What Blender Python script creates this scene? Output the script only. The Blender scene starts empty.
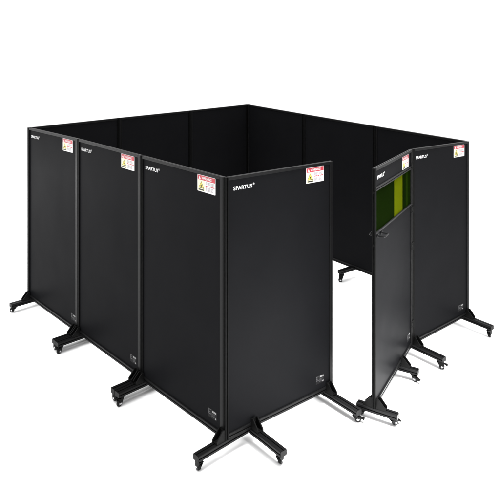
import bpy, bmesh, math, random
from mathutils import Vector
random.seed(4)
sc = bpy.context.scene
C = sc.collection

# ------------------------------------------------------------------ materials
def new_mat(name):
    m = bpy.data.materials.new(name); m.use_nodes = True
    return m, m.node_tree.nodes, m.node_tree.links, m.node_tree.nodes['Principled BSDF']

def powder_mat(name, col, rough, bump, scale, spec=0.35, var=0.12, metal=0.0):
    """powder coat / anodised metal: slight tone and gloss mottling, fine orange-peel bump"""
    m, N, L, b = new_mat(name)
    tc = N.new('ShaderNodeTexCoord')
    n1 = N.new('ShaderNodeTexNoise'); n1.inputs['Scale'].default_value = 3.1; n1.inputs['Detail'].default_value = 5
    L.new(tc.outputs['Object'], n1.inputs['Vector'])
    mx = N.new('ShaderNodeMix'); mx.data_type = 'RGBA'
    mx.inputs['A'].default_value = (*[c*(1-var) for c in col], 1)
    mx.inputs['B'].default_value = (*[c*(1+var) for c in col], 1)
    L.new(n1.outputs['Fac'], mx.inputs['Factor']); L.new(mx.outputs['Result'], b.inputs['Base Color'])
    n2 = N.new('ShaderNodeTexNoise'); n2.inputs['Scale'].default_value = 1.7; n2.inputs['Detail'].default_value = 3
    L.new(tc.outputs['Object'], n2.inputs['Vector'])
    mr = N.new('ShaderNodeMapRange'); mr.inputs['To Min'].default_value = rough-.05; mr.inputs['To Max'].default_value = rough+.05
    L.new(n2.outputs['Fac'], mr.inputs['Value']); L.new(mr.outputs['Result'], b.inputs['Roughness'])
    n3 = N.new('ShaderNodeTexNoise'); n3.inputs['Scale'].default_value = scale; n3.inputs['Detail'].default_value = 2
    L.new(tc.outputs['Object'], n3.inputs['Vector'])
    bp = N.new('ShaderNodeBump'); bp.inputs['Strength'].default_value = bump; bp.inputs['Distance'].default_value = .001
    L.new(n3.outputs['Fac'], bp.inputs['Height'])
    if name == 'black_powder_coat':
        n4 = N.new('ShaderNodeTexNoise'); n4.inputs['Scale'].default_value = 2.2; n4.inputs['Detail'].default_value = 1
        L.new(tc.outputs['Object'], n4.inputs['Vector'])
        b2 = N.new('ShaderNodeBump'); b2.inputs['Strength'].default_value = .6; b2.inputs['Distance'].default_value = .012
        L.new(n4.outputs['Fac'], b2.inputs['Height']); L.new(b2.outputs['Normal'], bp.inputs['Normal'])
    L.new(bp.outputs['Normal'], b.inputs['Normal'])
    b.inputs['Specular IOR Level'].default_value = spec; b.inputs['Metallic'].default_value = metal
    return m

M_sheet = powder_mat('black_powder_coat', (.0062, .0063, .0070), .40, .10, 260, .010)
M_frame = powder_mat('black_anodised_aluminium', (.0060, .0060, .0062), .36, .05, 400, .09)
M_seal = powder_mat('matte_black_rubber', (.0022, .0022, .0022), .6, .05, 300, .05)
M_foot = powder_mat('black_painted_profile', (.0042, .0042, .0044), .42, .06, 300, .10)
M_brkt = powder_mat('black_cast_metal', (.003, .003, .003), .5, .15, 200, .07)
M_wheel = powder_mat('black_rubber_tyre', (.004, .004, .004), .6, .1, 200, .12)
M_steel = powder_mat('zinc_plated_steel', (.55, .55, .56), .3, .03, 200, .5, .1, 1.0)
M_hub = powder_mat('grey_nylon_hub', (.30, .30, .31), .45, .05, 200, .3)
M_white = powder_mat('white_print', (.55, .55, .55), .5, 0, 100, .3, .03)
M_grey = powder_mat('grey_print', (.055, .055, .058), .5, 0, 100, .3, .1)
M_lgrey = powder_mat('pale_grey_print', (.22, .22, .22), .5, 0, 100, .3, .1)
M_lab = powder_mat('white_vinyl', (.54, .53, .53), .45, 0, 100, .3, .03)
M_labc = powder_mat('cream_vinyl', (.56, .54, .38), .45, 0, 100, .3, .03)
M_red = powder_mat('red_vinyl', (.38, .035, .050), .45, 0, 100, .3, .05)
M_yel = powder_mat('yellow_vinyl', (.50, .43, .08), .45, 0, 100, .3, .05)
M_blk = powder_mat('black_print', (.02, .02, .015), .5, 0, 100, .3, .1)
M_txt = powder_mat('fine_print_grey', (.22, .20, .21), .5, 0, 100, .3, .05)
M_dlab = powder_mat('dark_label', (.009, .009, .0095), .5, 0, 100, .06, .1)

def floor_mat():
    m, N, L, b = new_mat('white_studio_floor')
    tc = N.new('ShaderNodeTexCoord'); n = N.new('ShaderNodeTexNoise'); n.inputs['Scale'].default_value = .8
    L.new(tc.outputs['Object'], n.inputs['Vector'])
    mx = N.new('ShaderNodeMix'); mx.data_type = 'RGBA'
    mx.inputs['A'].default_value = (.88, .88, .88, 1); mx.inputs['B'].default_value = (.9, .9, .9, 1)
    L.new(n.outputs['Fac'], mx.inputs['Factor']); L.new(mx.outputs['Result'], b.inputs['Base Color'])
    b.inputs['Roughness'].default_value = .8; b.inputs['Specular IOR Level'].default_value = .2
    return m
M_floor = floor_mat()

def tint_mat(name, col, trans=.8, rough=.35, spec=.0):
    """tinted laser-safety acrylic: lets coloured light through, faint gloss on top"""
    m, N, L, b = new_mat(name)
    tc = N.new('ShaderNodeTexCoord'); n = N.new('ShaderNodeTexNoise'); n.inputs['Scale'].default_value = 4
    L.new(tc.outputs['Object'], n.inputs['Vector'])
    mx = N.new('ShaderNodeMix'); mx.data_type = 'RGBA'
    mx.inputs['A'].default_value = (*[c*.93 for c in col], 1); mx.inputs['B'].default_value = (*[c*1.07 for c in col], 1)
    L.new(n.outputs['Fac'], mx.inputs['Factor']); L.new(mx.outputs['Result'], b.inputs['Base Color'])
    b.inputs['Roughness'].default_value = rough; b.inputs['Specular IOR Level'].default_value = spec
    b.inputs['Transmission Weight'].default_value = trans; b.inputs['IOR'].default_value = 1.02
    return m
M_glass = tint_mat('dark_green_acrylic', (.003, .008, .0003), .35)
M_reflect = tint_mat('acrylic_painted_reflection', (.062, .077, .0012), .2)  # bright reflection on the window, painted into the pane colour
M_reflect2 = tint_mat('acrylic_painted_faint_reflection', (.006, .016, .0006), .3)  # fainter strip of the same painted reflection

# ------------------------------------------------------------------ plan (metres)
TX, TY = -0.016897, 0.016332           # the floor falls by about one degree
GZ = -0.116
def ground(x, y): return GZ + TX*x + TY*y
P = {'B': (0, 0), 'S2': (0, 1.1058), 'S1': (0, 2.2341), 'A': (0, 3.3933), 'E': (1.1559, -.0788), 'F': (2.3228, -.1584),
     'D': (3.3825, -.2307), 'C': (3.701, 3.6231), 'G': (1.1684, -.5003), 'I1': (1.2337, 3.4699), 'I2': (2.4673, 3.5465),
     'J2': (3.5948, 2.3385), 'J1': (3.4887, 1.0539)}
H0 = 1.9575
DZ = {'B': (.018, 0), 'D': (.022, -.020), 'F': (.012, -.008), 'J1': (.036, -.006), 'J2': (.03, .013), 'C': (.03, .036), 'I2': (.01, .016), 'A': (-.01, -.02),
      'S2': (.008, 0), 'E': (-.006, 0)}   # (foot, top) small levelling differences of the posts
def zb(n): x, y = P[n]; return TX*x + TY*y + DZ.get(n, (0, 0))[0]
def zt(n): x, y = P[n]; return TX*x + TY*y + H0 + DZ.get(n, (0, 0))[1]

# ------------------------------------------------------------------ mesh helpers
def link(name, bm, mat, parent=None, smooth=False, mats=None):
    bmesh.ops.recalc_face_normals(bm, faces=bm.faces)
    me = bpy.data.meshes.new(name); bm.to_mesh(me); bm.free()
    for m in (mats or [mat]): me.materials.append(m)
    if smooth:
        for p in me.polygons: p.use_smooth = True
    o = bpy.data.objects.new(name, me); C.objects.link(o)
    if parent: o.parent = parent
    return o

def sweep(bm, poly, l0, l1, fn, mi=0):
    """extrude a closed 2-D outline (u,v) from l0 to l1; fn(u,v,l) -> xyz"""
    a = [bm.verts.new(fn(u, v, l0)) for u, v in poly]
    b = [bm.verts.new(fn(u, v, l1)) for u, v in poly]
    n = len(poly); fs = []
    for i in range(n):
        j = (i+1) % n
        fs.append(bm.faces.new((a[i], a[j], b[j], b[i])))
    fs.append(bm.faces.new(a[::-1])); fs.append(bm.faces.new(b))
    for f in fs: f.material_index = mi

def rect(u0, u1, v0, v1, c=0.0):
    if c <= 0: return [(u0, v0), (u1, v0), (u1, v1), (u0, v1)]
    return [(u0+c, v0), (u1-c, v0), (u1, v0+c), (u1, v1-c), (u1-c, v1), (u0+c, v1), (u0, v1-c), (u0, v0+c)]

def slotted(u0, u1, v0, v1, sides, w=.008, d=.006, c=.0018):
    """profile outline with T-slot grooves in the middle of the named sides"""
    um, vm = (u0+u1)/2, (v0+v1)/2; h = w/2
    o = [(u0+c, v0)]
    if 'b' in sides: o += [(um-h, v0), (um-h, v0+d), (um+h, v0+d), (um+h, v0)]
    o += [(u1-c, v0), (u1, v0+c)]
    if 'r' in sides: o += [(u1, vm-h), (u1-d, vm-h), (u1-d, vm+h), (u1, vm+h)]
    o += [(u1, v1-c), (u1-c, v1)]
    if 't' in sides: o += [(um+h, v1), (um+h, v1-d), (um-h, v1-d), (um-h, v1)]
    o += [(u0+c, v1), (u0, v1-c)]
    if 'l' in sides: o += [(u0, vm+h), (u0+d, vm+h), (u0+d, vm-h), (u0, vm-h)]
    o += [(u0, v0+c)]
    return o

# ---- text outlines (built-in font, turned into plain mesh)
def text_polys(txt, bold):
    cu = bpy.data.curves.new('lettering', 'FONT'); cu.body = txt; cu.offset = bold; cu.resolution_u = 4
    cu.size = 1; cu.space_character = 1.0 + bold*1.6
    o = bpy.data.objects.new('lettering', cu); C.objects.link(o)
    dg = bpy.context.evaluated_depsgraph_get(); dg.update()
    me = bpy.data.meshes.new_from_object(o.evaluated_get(dg))
    V = [(v.co.x, v.co.y) for v in me.vertices]; F = [tuple(p.vertices) for p in me.polygons]
    bpy.data.objects.remove(o); bpy.data.curves.remove(cu); bpy.data.meshes.remove(me)
    x0 = min(v[0] for v in V); x1 = max(v[0] for v in V); y0 = min(v[1] for v in V); y1 = max(v[1] for v in V)
    return [((x-x0)/(x1-x0), (y-y0)/(y1-y0)) for x, y in V], F
T_LOGO = text_polys('SPARTUS', .026)
T_REG = text_polys('R', .02)
T_WARN = text_polys('WARNING', .03)

class Wall:
    """local frame of one panel: s along it, t outwards, z up (scaled between its two posts)"""
    def __init__(w, a, b, g0=.002, g1=.002):
        w.a = Vector((*P[a], 0)); w.b = Vector((*P[b], 0)); w.L = (w.b-w.a).length
        w.d = (w.b-w.a)/w.L; w.n = Vector((w.d.y, -w.d.x, 0))
        w.za, w.zb_, w.ta, w.tb = zb(a), zb(b), zt(a), zt(b)
        w.g0, w.g1 = g0, g1
        w.mid = w.a + w.d*(w.L/2); w.mid.z = (w.za+w.zb_)/2
    def base(w, s): return w.za + (w.zb_-w.za)*s/w.L
    def top(w, s): return w.ta + (w.tb-w.ta)*s/w.L
    def __call__(w, s, t, z):
        p = w.a + w.d*s + w.n*t
        p.z = w.base(s) + z*(w.top(s)-w.base(s))/H0
        return p - w.mid

def put_text(bm, T, w, s0, s1, z0, z1, t, mi=0, side=1):
    V, F = T
    vs = [bm.verts.new(w(s0+(s1-s0)*x, t, z0+(z1-z0)*y)) for x, y in V]
    for f in F:
        try: bm.faces.new([vs[i] for i in f]).material_index = mi
        except ValueError: pass

def slab(bm, w, s0, s1, z0, z1, t0, t1, mi=0, c=0):
    sweep(bm, rect(s0, s1, z0, z1, c), t0, t1, lambda u, v, l: w(u, l, v), mi)

TS = .004    # sheet face
TF = .015    # frame face
RAIL, BOT, STL = .024, .040, .034

def warning_sticker(w, root, s0, s1, z0, z1, t):
    W, Hh = s1-s0, z1-z0
    X = lambda f: s0+W*f
    Z = lambda f: z0+Hh*f
    bm = bmesh.new(); slab(bm, w, s0, s1, z0, z1, t, t+.0012, 0, .004)
    st = link('warning_sticker', bm, M_lab, root)
    bm = bmesh.new(); slab(bm, w, X(.02), X(.98), Z(.70), Z(.97), t+.0012, t+.0020)
    hd = link('sticker_header', bm, M_red, st)
    hd.matrix_parent_inverse.identity()
    # header lettering with its small alert triangle
    bm = bmesh.new(); put_text(bm, T_WARN, w, X(.24), X(.80), Z(.75), Z(.915), t+.0026)
    sweep(bm, [(X(.07), Z(.74)), (X(.19), Z(.74)), (X(.13), Z(.93))], t+.0020, t+.0026, lambda u, v, l: w(u, l, v))
    link('sticker_lettering', bm, M_lab, st)
    # pictogram: cream cell, black-edged yellow triangle, burst, black caption bar
    bm = bmesh.new()
    slab(bm, w, X(.03), X(.42), Z(.04), Z(.68), t+.0012, t+.0018, 0)
    tri = lambda k: [(X(.22-.16*k), Z(.40-.20*k)), (X(.22+.16*k), Z(.40-.20*k)), (X(.22), Z(.40+.23*k))]
    sweep(bm, tri(1.0), t+.0018, t+.0023, lambda u, v, l: w(u, l, v), 2)
    sweep(bm, tri(.80), t+.0023, t+.0028, lambda u, v, l: w(u, l, v), 1)
    cx, cz, r = X(.22), Z(.355), Hh*.085
    star = []
    for i in range(16):
        a = i*math.pi/8; rr = r if i % 2 == 0 else r*.5
        star.append((cx+rr*math.cos(a), cz+rr*math.sin(a)))
    sweep(bm, star, t+.0028, t+.0033, lambda u, v, l: w(u, l, v), 2)
    slab(bm, w, X(.07), X(.38), Z(.07), Z(.15), t+.0018, t+.0023, 2)
    link('sticker_pictogram', bm, None, st, mats=[M_labc, M_yel, M_blk])
    # lines of fine print, too small to read in the photograph
    bm = bmesh.new()
    rr = random.Random(3)
    for f in (.62, .56, .50, .30, .24, .18, .12):
        x = .46; end = .95 - .12*rr.random()
        while x < end:
            k = .03+.06*rr.random(); slab(bm, w, X(x), X(min(x+k, end)), Z(f-.014), Z(f+.014), t+.0012, t+.0017, 0); x += k+.016
    for x0, x1 in ((.46, .54), (.56, .64), (.67, .74), (.78, .95)):
        slab(bm, w, X(x0), X(x1), Z(.375), Z(.43), t+.0012, t+.0017, 1)
    link('sticker_fine_print', bm, None, st, mats=[M_txt, M_red])

def info_sticker(w, root, s0, s1, z0, z1, t):
    W, Hh = s1-s0, z1-z0
    X = lambda f: s0+W*f
    Z = lambda f: z0+Hh*f
    bm = bmesh.new(); slab(bm, w, s0, s1, z0, z1, t, t+.001, 0, .003)
    st = link('data_sticker', bm, M_dlab, root)
    bm = bmesh.new()
    slab(bm, w, X(.05), X(.09), Z(.35), Z(.92), t+.001, t+.0016); slab(bm, w, X(.09), X(.32), Z(.86), Z(.92), t+.001, t+.0016)
    slab(bm, w, X(.09), X(.26), Z(.60), Z(.66), t+.001, t+.0016); slab(bm, w, X(.12), X(.36), Z(.38), Z(.46), t+.001, t+.0016, 0)
    for x0, x1 in ((.50, .66), (.69, .80), (.83, .95)):
        slab(bm, w, X(x0), X(x1), Z(.70), Z(.90), t+.001, t+.0016, 1)
    for f in (.22, .32, .44, .54):
        slab(bm, w, X(.42), X(.72+.1*((f*37) % 1)), Z(f-.018), Z(f+.018), t+.001, t+.0016, 0)
    slab(bm, w, X(.82), X(.95), Z(.10), Z(.26), t+.001, t+.0016, 1)
    link('sticker_print', bm, None, st, mats=[M_grey, M_lgrey])

def logo(w, root, s0, z0, t, k=1.0):
    bm = bmesh.new()
    put_text(bm, T_LOGO, w, s0, s0+.185*k, z0, z0+.030*k, t+.0009)
    put_text(bm, T_REG, w, s0+.195*k, s0+.203*k, z0+.022*k, z0+.032*k, t+.0009)
    cx, cz, r = s0+.199*k, z0+.027*k, .0085*k
    V = []
    for i in range(20):
        a = i*math.pi/10
        V.append((bm.verts.new(w(cx+r*math.cos(a), t+.0009, cz+r*math.sin(a))), bm.verts.new(w(cx+r*.78*math.cos(a), t+.0009, cz+r*.78*math.sin(a)))))
    for i in range(20):
        j = (i+1) % 20; bm.faces.new((V[i][0], V[j][0], V[j][1], V[i][1]))
    link('lettering', bm, M_white, root)

def cyl(bm, c, axis, r, h, n=20, mi=0, bev=0):
    """cylinder centred at c along unit vector axis"""
    axis = axis.normalized(); ref = Vector((0, 0, 1)) if abs(axis.z) < .9 else Vector((1, 0, 0))
    u = axis.cross(ref).normalized(); v = axis.cross(u)
    prof = [(r-bev, -h/2), (r, -h/2+bev), (r, h/2-bev), (r-bev, h/2)] if bev else [(r, -h/2), (r, h/2)]
    rings = [[bm.verts.new(c + axis*z + u*(rr*math.cos(2*math.pi*i/n)) + v*(rr*math.sin(2*math.pi*i/n))) for i in range(n)] for rr, z in prof]
    fs = []
    for a, b in zip(rings, rings[1:]):
        for i in range(n):
            j = (i+1) % n; fs.append(bm.faces.new((a[i], a[j], b[j], b[i])))
    fs.append(bm.faces.new(rings[0][::-1])); fs.append(bm.faces.new(rings[-1]))
    for f in fs: f.material_index = mi

BW, BH = .062, .043   # foot beam section
def support_foot(w, root, s, t_in, t_out, casters, gussets=(1,), drop=.002):
    """cross beam under the panel with cast corner brackets and swivel casters at its ends"""
    gs = TX*w.n.x + TY*w.n.y
    z_top = -drop
    def fn(u, v, l):   # u across beam (s), v vertical, l along n
        p = w.a + w.d*(s+u) + w.n*l; p.z = w.base(s) + v + gs*l
        return p - w.mid
    bm = bmesh.new()
    sweep(bm, slotted(-BW/2, BW/2, z_top-BH, z_top, 'tlr', .010, .007, .003), -t_in, t_out, fn)
    foot = link('support_foot', bm, M_foot, root)
    # end caps
    for e0, e1 in ((t_out, t_out+.004), (-t_in-.004, -t_in)):
        bm = bmesh.new()
        sweep(bm, rect(-BW/2+.001, BW/2-.001, z_top-BH+.001, z_top-.001, .005), e0, e1, fn)
        link('end_cap', bm, M_foot, foot)
    for sg in gussets:
        bm = bmesh.new()
        t0 = TF+.001; L_, Hg = .078, .080
        tri = [(t0, z_top+.001), (t0+L_, z_top+.001), (t0+L_, z_top+.018), (t0+.020, z_top+Hg), (t0, z_top+Hg)]
        fw = lambda u, v, l: fn(l, v, sg*u)
        for u0 in (-BW/2+.004, BW/2-.013): sweep(bm, tri, u0, u0+.009, fw)
        e = BW/2-.014
        sweep(bm, rect(t0, t0+L_-.002, z_top+.001, z_top+.008), -e, e, fw)
        sweep(bm, rect(t0, t0+.007, z_top+.009, z_top+Hg-.002), -e, e, fw)
        for tt, zz, ax in ((t0+.055, z_top+.010, (0, 0, 1)), (t0+.009, z_top+.055, None)):
            a = Vector(ax) if ax else w.n*sg
            cyl(bm, fn(0, zz, sg*tt), a, .008, .010, 10)
        link('corner_bracket', bm, M_brkt, foot)
    for t_c, yaw, pedal in casters:
        top = fn(0, z_top-BH, t_c); g = w.mid
        r = .0255
        trail = (w.n*math.cos(yaw) + w.d*math.sin(yaw))
        axis = Vector((-trail.y, trail.x, 0))
        hub = top + trail*.020
        gz = ground(hub.x+g.x, hub.y+g.y) - g.z
        hub.z = gz + r
        bm = bmesh.new()   # top plate, swivel head, two fork cheeks
        cyl(bm, top + Vector((0, 0, -.003)), Vector((0, 0, 1)), .027, .006, 20)
        cyl(bm, top + Vector((0, 0, -.010)), Vector((0, 0, 1)), .020, .009, 20)
        zt_ = top.z - .013
        for sgn in (-1, 1):
            q = [top - trail*.026, top + trail*.034, hub + trail*.0125, hub - trail*.0125]
            zs = [zt_, zt_, hub.z-.009, hub.z-.009]
            A = []; B = []
            for pt, z in zip(q, zs):
                p1 = pt + axis*(sgn*.0145); p1.z = z; A.append(bm.verts.new(p1))
                p2 = pt + axis*(sgn*.0180); p2.z = z; B.append(bm.verts.new(p2))
            bm.faces.new(A); bm.faces.new(B[::-1])
            for i in range(4):
                j = (i+1) % 4; bm.faces.new((A[i], A[j], B[j], B[i]))
        q = [top - trail*.026 - axis*.018, top + trail*.034 - axis*.018, top + trail*.034 + axis*.018, top - trail*.026 + axis*.018]
        A = []; B = []
        for pt in q:
            p1 = pt.copy(); p1.z = zt_; A.append(bm.verts.new(p1)); p2 = pt.copy(); p2.z = zt_-.004; B.append(bm.verts.new(p2))
        bm.faces.new(A); bm.faces.new(B[::-1])
        for i in range(4):
            j = (i+1) % 4; bm.faces.new((A[i], A[j], B[j], B[i]))
        link('caster_fork', bm, M_brkt, foot)
        bm = bmesh.new(); cyl(bm, hub, axis, r, .024, 28, 0, .004)
        cyl(bm, hub, axis, .0165, .0262, 20, 1, .002)
        link('caster_wheel', bm, None, foot, mats=[M_wheel, M_hub])
        bm = bmesh.new(); cyl(bm, hub, axis, .009, .0405, 12, 0, .002)
        link('axle_bolt', bm, M_steel, foot)
        if pedal:
            bm = bmesh.new()
            c0 = top + trail*.020; c0.z = zt_-.012
            c1 = top + trail*.066; c1.z = zt_-.026
            side = axis*.013
            A = [c0-side, c1-side, c1+side, c0+side]
            up = Vector((0, 0, .007))
            a = [bm.verts.new(v) for v in A]; b = [bm.verts.new(v+up) for v in A]
            bm.faces.new(a); bm.faces.new(b[::-1])
            for i in range(4):
                j = (i+1) % 4; bm.faces.new((a[i], a[j], b[j], b[i]))
            cyl(bm, c1+Vector((0, 0, .004)), axis, .008, .028, 12)
            link('brake_pedal', bm, M_brkt, foot)
    return foot

def root_at(name, w, label, cat, group=None):
    o = bpy.data.objects.new(name, None); C.objects.link(o)
    o.location = w.mid; o.empty_display_size = .2
    o['label'] = label; o['category'] = cat
    if group: o['group'] = group
    return o

def frame(w, root, groove_left=True):
    a, b = w.g0, w.L-w.g1
    bm = bmesh.new(); sweep(bm, slotted(-TF, TF, 0, BOT, 'lr', .010, .006), a+STL, b-STL, lambda u, v, l: w(l, u, v))
    link('bottom_rail', bm, M_frame, root)
    bm = bmesh.new(); sweep(bm, slotted(-TF, TF, H0-RAIL, H0, 't', .007, .005), a+STL, b-STL, lambda u, v, l: w(l, u, v))
    link('top_rail', bm, M_frame, root)
    bm = bmesh.new(); sweep(bm, slotted(a, a+STL, -TF, TF, 'tbl', .008, .006), 0, H0, lambda u, v, l: w(u, v, l))
    link('stile', bm, M_seal, root)
    bm = bmesh.new(); sweep(bm, slotted(b-STL, b, -TF, TF, 'rb', .008, .006), 0, H0, lambda u, v, l: w(u, v, l))
    link('stile', bm, M_frame, root)

GROUP = 'black screen panels of the welding enclosure'
def screen_panel(a, b, label, feet, marks=True, sign=None, cert=None, g0=.002, g1=.002):
    w = Wall(a, b, g0, g1); root = root_at('welding_screen', w, label, 'screen panel', GROUP)
    frame(w, root)
    bm = bmesh.new(); slab(bm, w, w.g0+STL, w.L-w.g1-STL, BOT, H0-RAIL, -TS, TS)
    link('panel_sheet', bm, M_sheet, root)
    if marks:
        logo(w, root, .070, 1.849, TS)
        r = w.L - .105 if sign is None else sign
        warning_sticker(w, root, r-.214, r, 1.800, 1.929, TS+.0002)
        r = w.L - .097 if cert is None else cert
        info_sticker(w, root, r-.098, r, .090, .158, TS+.0002)
    for f in feet: support_foot(w, root, *f)
    return root

pi = math.pi
LO, LI = .275, .19
cs = lambda y1, p1=False, out=LO: [(out-.032, y1, p1)]
both = lambda y1, y2, o=LO, i=LI, p1=False, p2=False: [(o-.034, y1, p1), (-i+.045, y2, p2)]
I = .034
# left run, seen from outside
w0 = 1.1592
screen_panel('A', 'S1', 'black screen panel at the far left end of the left run, nearest the back corner',
   [(I, LI, .225, both(-.9, pi, .225)), (w0-I, LI, .245, both(-1.3, pi, .245))], cert=w0-.045, sign=w0-.11)
screen_panel('S1', 'S2', 'middle black screen panel of the left run, between its two outer neighbours',
   [(I, LI, .245, both(.4, pi, .245)), (1.1283-I, LI, .262, both(-1.4, pi, .262))], sign=1.025, cert=1.058)
screen_panel('S2', 'B', 'black screen panel of the left run that meets the front corner nearest the viewer',
   [(I, LI, .262, both(.3, pi, .262)), (1.1058-.018, .215, .265, cs(-1.7, False, .265))], sign=.996, cert=1.010, g1=.017)
# front run
screen_panel('B', 'E', 'wide black screen panel facing the viewer at the front corner, left of the doorway',
   [(.262, .10, .345, [(.303, 1.9, False)]), (1.1586-.060, LI, .35, both(.6, pi, .35, LI, True))],
   sign=1.055, cert=1.055, g0=-.015)
screen_panel('F', 'D', 'black screen panel right of the open door, at the right end of the front',
   [(.043, .10, .335, [(.29, .5, True)]), (1.0621-.043, LI, .30, both(1.7, pi, .30, LI, False))],
   sign=.976, cert=.955)
# back runs, seen from inside through the open top
screen_panel('C', 'I2', 'black screen panel of the back left run beside the far corner', [(I+.24, LI, LO, both(.5, pi)), (1.236-I, LI, LO, both(-.5, pi))], marks=False, g0=.017)
screen_panel('I2', 'I1', 'middle black screen panel of the back left run, seen over the left run', [(I, LI, LO, both(.5, pi)), (1.236-I, LI, LO, both(-.5, pi))], marks=False)
screen_panel('I1', 'A', 'black screen panel of the back left run that meets the far left end', [(I, LI, LO, both(.5, pi)), (1.236-.3, LI, .2, both(-.5, pi, .2))], marks=False, g1=-.015)
screen_panel('J2', 'C', 'black screen panel of the back right run beside the far corner', [(I, LI, LO, both(.5, pi)), (1.289-I, LI, LO, both(-.5, pi))], marks=False)
screen_panel('J1', 'J2', 'middle black screen panel of the back right run, its foot showing through the doorway', [(.40, .23, .10, [(-.185, 2.6, False)], (1,), -.006), (1.289-I, LI, LO, both(-.5, pi))], marks=False)
screen_panel('D', 'J1', 'black screen panel of the back right run, behind the green window of the door', [(.62, LI, .2, both(.5, pi, .2)), (1.289-.40, LI, LO, both(-.5, pi))], marks=False, g0=.017)

# ------------------------------------------------------------------ door
w = Wall('G', 'F', .0, .020)
door = root_at('door_screen', w, 'open black door with a green viewing window, swung outwards on the right panel', 'door'); door['kind'] = 'thing'
frame(w, door)
a, b = STL, w.L-w.g1-STL
Z0, Z1 = 1.425, 1.765    # window opening
bm = bmesh.new(); slab(bm, w, a, b, BOT, Z0-.016, -TS, TS); link('panel_sheet', bm, M_sheet, door)
bm = bmesh.new(); slab(bm, w, a, b, Z1+.034, H0-RAIL, -TS, TS); link('panel_sheet', bm, M_sheet, door)
bm = bmesh.new(); sweep(bm, slotted(-TF+.001, TF-.001, Z1, Z1+.034, 'lr', .008, .006), a, b, lambda u, v, l: w(l, u, v))
wf = link('window_frame', bm, M_frame, door)
bm = bmesh.new(); sweep(bm, slotted(-TF+.001, TF-.001, Z0-.016, Z0, 't', .006, .004), a, b, lambda u, v, l: w(l, u, v))
link('window_frame', bm, M_frame, door)
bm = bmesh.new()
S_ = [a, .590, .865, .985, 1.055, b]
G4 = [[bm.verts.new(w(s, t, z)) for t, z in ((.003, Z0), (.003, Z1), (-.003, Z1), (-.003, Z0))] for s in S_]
for i, mi in enumerate((0, 1, 0, 2, 0)):  # lighter strips paint a reflection onto the dark green pane
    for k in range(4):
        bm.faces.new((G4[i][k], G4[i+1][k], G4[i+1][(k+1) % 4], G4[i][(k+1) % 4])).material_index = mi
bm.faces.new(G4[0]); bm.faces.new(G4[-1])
link('window_pane', bm, None, door, mats=[M_glass, M_reflect, M_reflect2])
logo(w, door, .085, 1.853, TS)
warning_sticker(w, door, .858, 1.075, 1.803, 1.926, TS+.0002)
info_sticker(w, door, 1.03, 1.128, .095, .163, TS+.0002)
# pull handles on both faces: flat horizontal loops
for sg in (1, -1):
    bm = bmesh.new()
    s0, s1, zc = .095, .200, 1.385
    rad = .006
    pts = [(s0, TF*0+TS), (s0, .056), (s0+.011, .067), (s1-.011, .067), (s1, .056), (s1, TS)]
    ring_prev = None
    cen = [w(s, sg*t, zc) for s, t in pts]
    rings = []
    for i, c in enumerate(cen):
        if i == 0: tan = cen[1]-c
        elif i == len(cen)-1: tan = c-cen[i-1]
        else: tan = (cen[i+1]-c).normalized() + (c-cen[i-1]).normalized()
        tan.normalize(); up = Vector((0, 0, 1)); sd = tan.cross(up).normalized()
        rings.append([bm.verts.new(c + up*(rad*1.25*math.cos(k*pi/6)) + sd*(rad*math.sin(k*pi/6))) for k in range(12)])
    for r0, r1 in zip(rings, rings[1:]):
        for k in range(12):
            j = (k+1) % 12; bm.faces.new((r0[k], r0[j], r1[j], r1[k]))
    bm.faces.new(rings[0]); bm.faces.new(rings[-1][::-1])
    for s in (s0, s1): cyl(bm, w(s, sg*(TS+.003), zc), w.n, .017, .006, 18)
    link('door_handle', bm, M_frame, door, smooth=False)
# hinges: knuckle plus two leaves on the hinge side
for z in (.22, 1.0, 1.36, 1.80):
    bm = bmesh.new()
    cyl(bm, w(w.L-.008, TF+.004, z), Vector((0, 0, 1)), .008, .075, 14, 0, .001)
    slab(bm, w, w.L-.05, w.L-.014, z-.032, z+.032, TF, TF+.004)
    for dz in (-.018, .018): cyl(bm, w(w.L-.034, TF+.005, z+dz), w.n, .005, .004, 10)
    link('hinge', bm, M_brkt, door)
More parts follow.
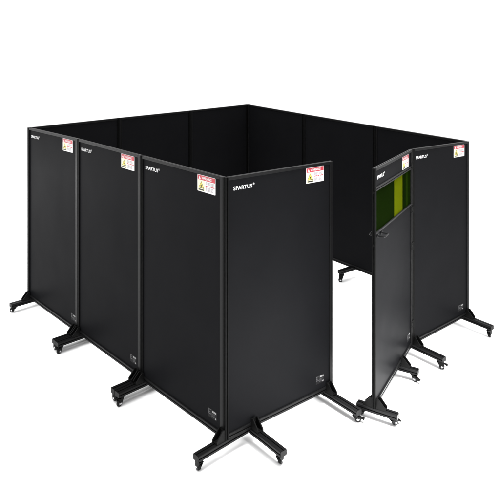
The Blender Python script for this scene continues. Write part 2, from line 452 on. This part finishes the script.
# latch bolts on the free edge
for z in (1.76, 1.33):
    bm = bmesh.new(); cyl(bm, w(-.004, 0, z), w.d, .008, .008, 12); link('latch_bolt', bm, M_seal, door)
support_foot(w, door, .050, .150, .185, [(.145, .9, True), (-.108, 2.6, False)], gussets=(1, -1), drop=.012)
support_foot(w, door, .80, .185, .165, [(.125, -.5, True), (-.145, 2.6, False)], gussets=(1, -1), drop=.012)

# ------------------------------------------------------------------ floor
bm = bmesh.new()
R = 160
vs = [bm.verts.new((x, y, ground(x, y))) for x, y in ((-R, -R), (R, -R), (R, R), (-R, R))]
bm.faces.new(vs)
fl = link('floor', bm, M_floor); fl['kind'] = 'structure'

# ------------------------------------------------------------------ light: white studio
wd = bpy.data.worlds.new('World'); sc.world = wd; wd.use_nodes = True
bg = wd.node_tree.nodes['Background']; bg.inputs['Color'].default_value = (1, 1, 1, 1); bg.inputs['Strength'].default_value = 1.0

def fill_lamp(name, loc, target, size, energy):
    l = bpy.data.lights.new(name, 'AREA'); l.shape = 'RECTANGLE'; l.size, l.size_y = size; l.energy = energy
    o = bpy.data.objects.new(name, l); C.objects.link(o); o.location = loc
    o.rotation_euler = (Vector(target)-Vector(loc)).to_track_quat('-Z', 'Y').to_euler()
    return o
ov = fill_lamp('overhead_floor_fill', (-3.0, -1.0, 7.5), (-3.0, -1.0, 0), (20, 20), 1500); ov.data.spread = math.radians(62)  # added lamp out of view, keeps the floor white around the walls
lf = fill_lamp('left_floor_fill', (-4.0, 10.0, 5.5), (-4.0, 10.0, 0), (4, 4), 400); lf.data.spread = math.radians(70)  # added lamp, brightens unseen floor that the left panels mirror
fr = fill_lamp('front_floor_fill', (1.25, -1.7, 4.2), (1.25, -1.65, 0), (2.0, 2.0), 170); fr.data.spread = math.radians(45)  # added lamp, pool on the floor mirrored by front panel and door

# ------------------------------------------------------------------ camera
cam = bpy.data.cameras.new('camera'); co = bpy.data.objects.new('camera', cam); C.objects.link(co)
co.location = (-2.45063*1.2, -2.75199*1.2, 2.442196*1.2)
co.rotation_euler = (pi/2, 0, .8025287602994258-pi/2)
cam.sensor_width = 36; cam.lens = 36*596.83155/500
cam.shift_y = -204.08563/500
cam.clip_start = .05; cam.clip_end = 1000
sc.camera = co
sc.view_settings.view_transform = 'Standard'; sc.view_settings.look = 'None'
sc.view_settings.exposure = 0.4; sc.view_settings.gamma = 1
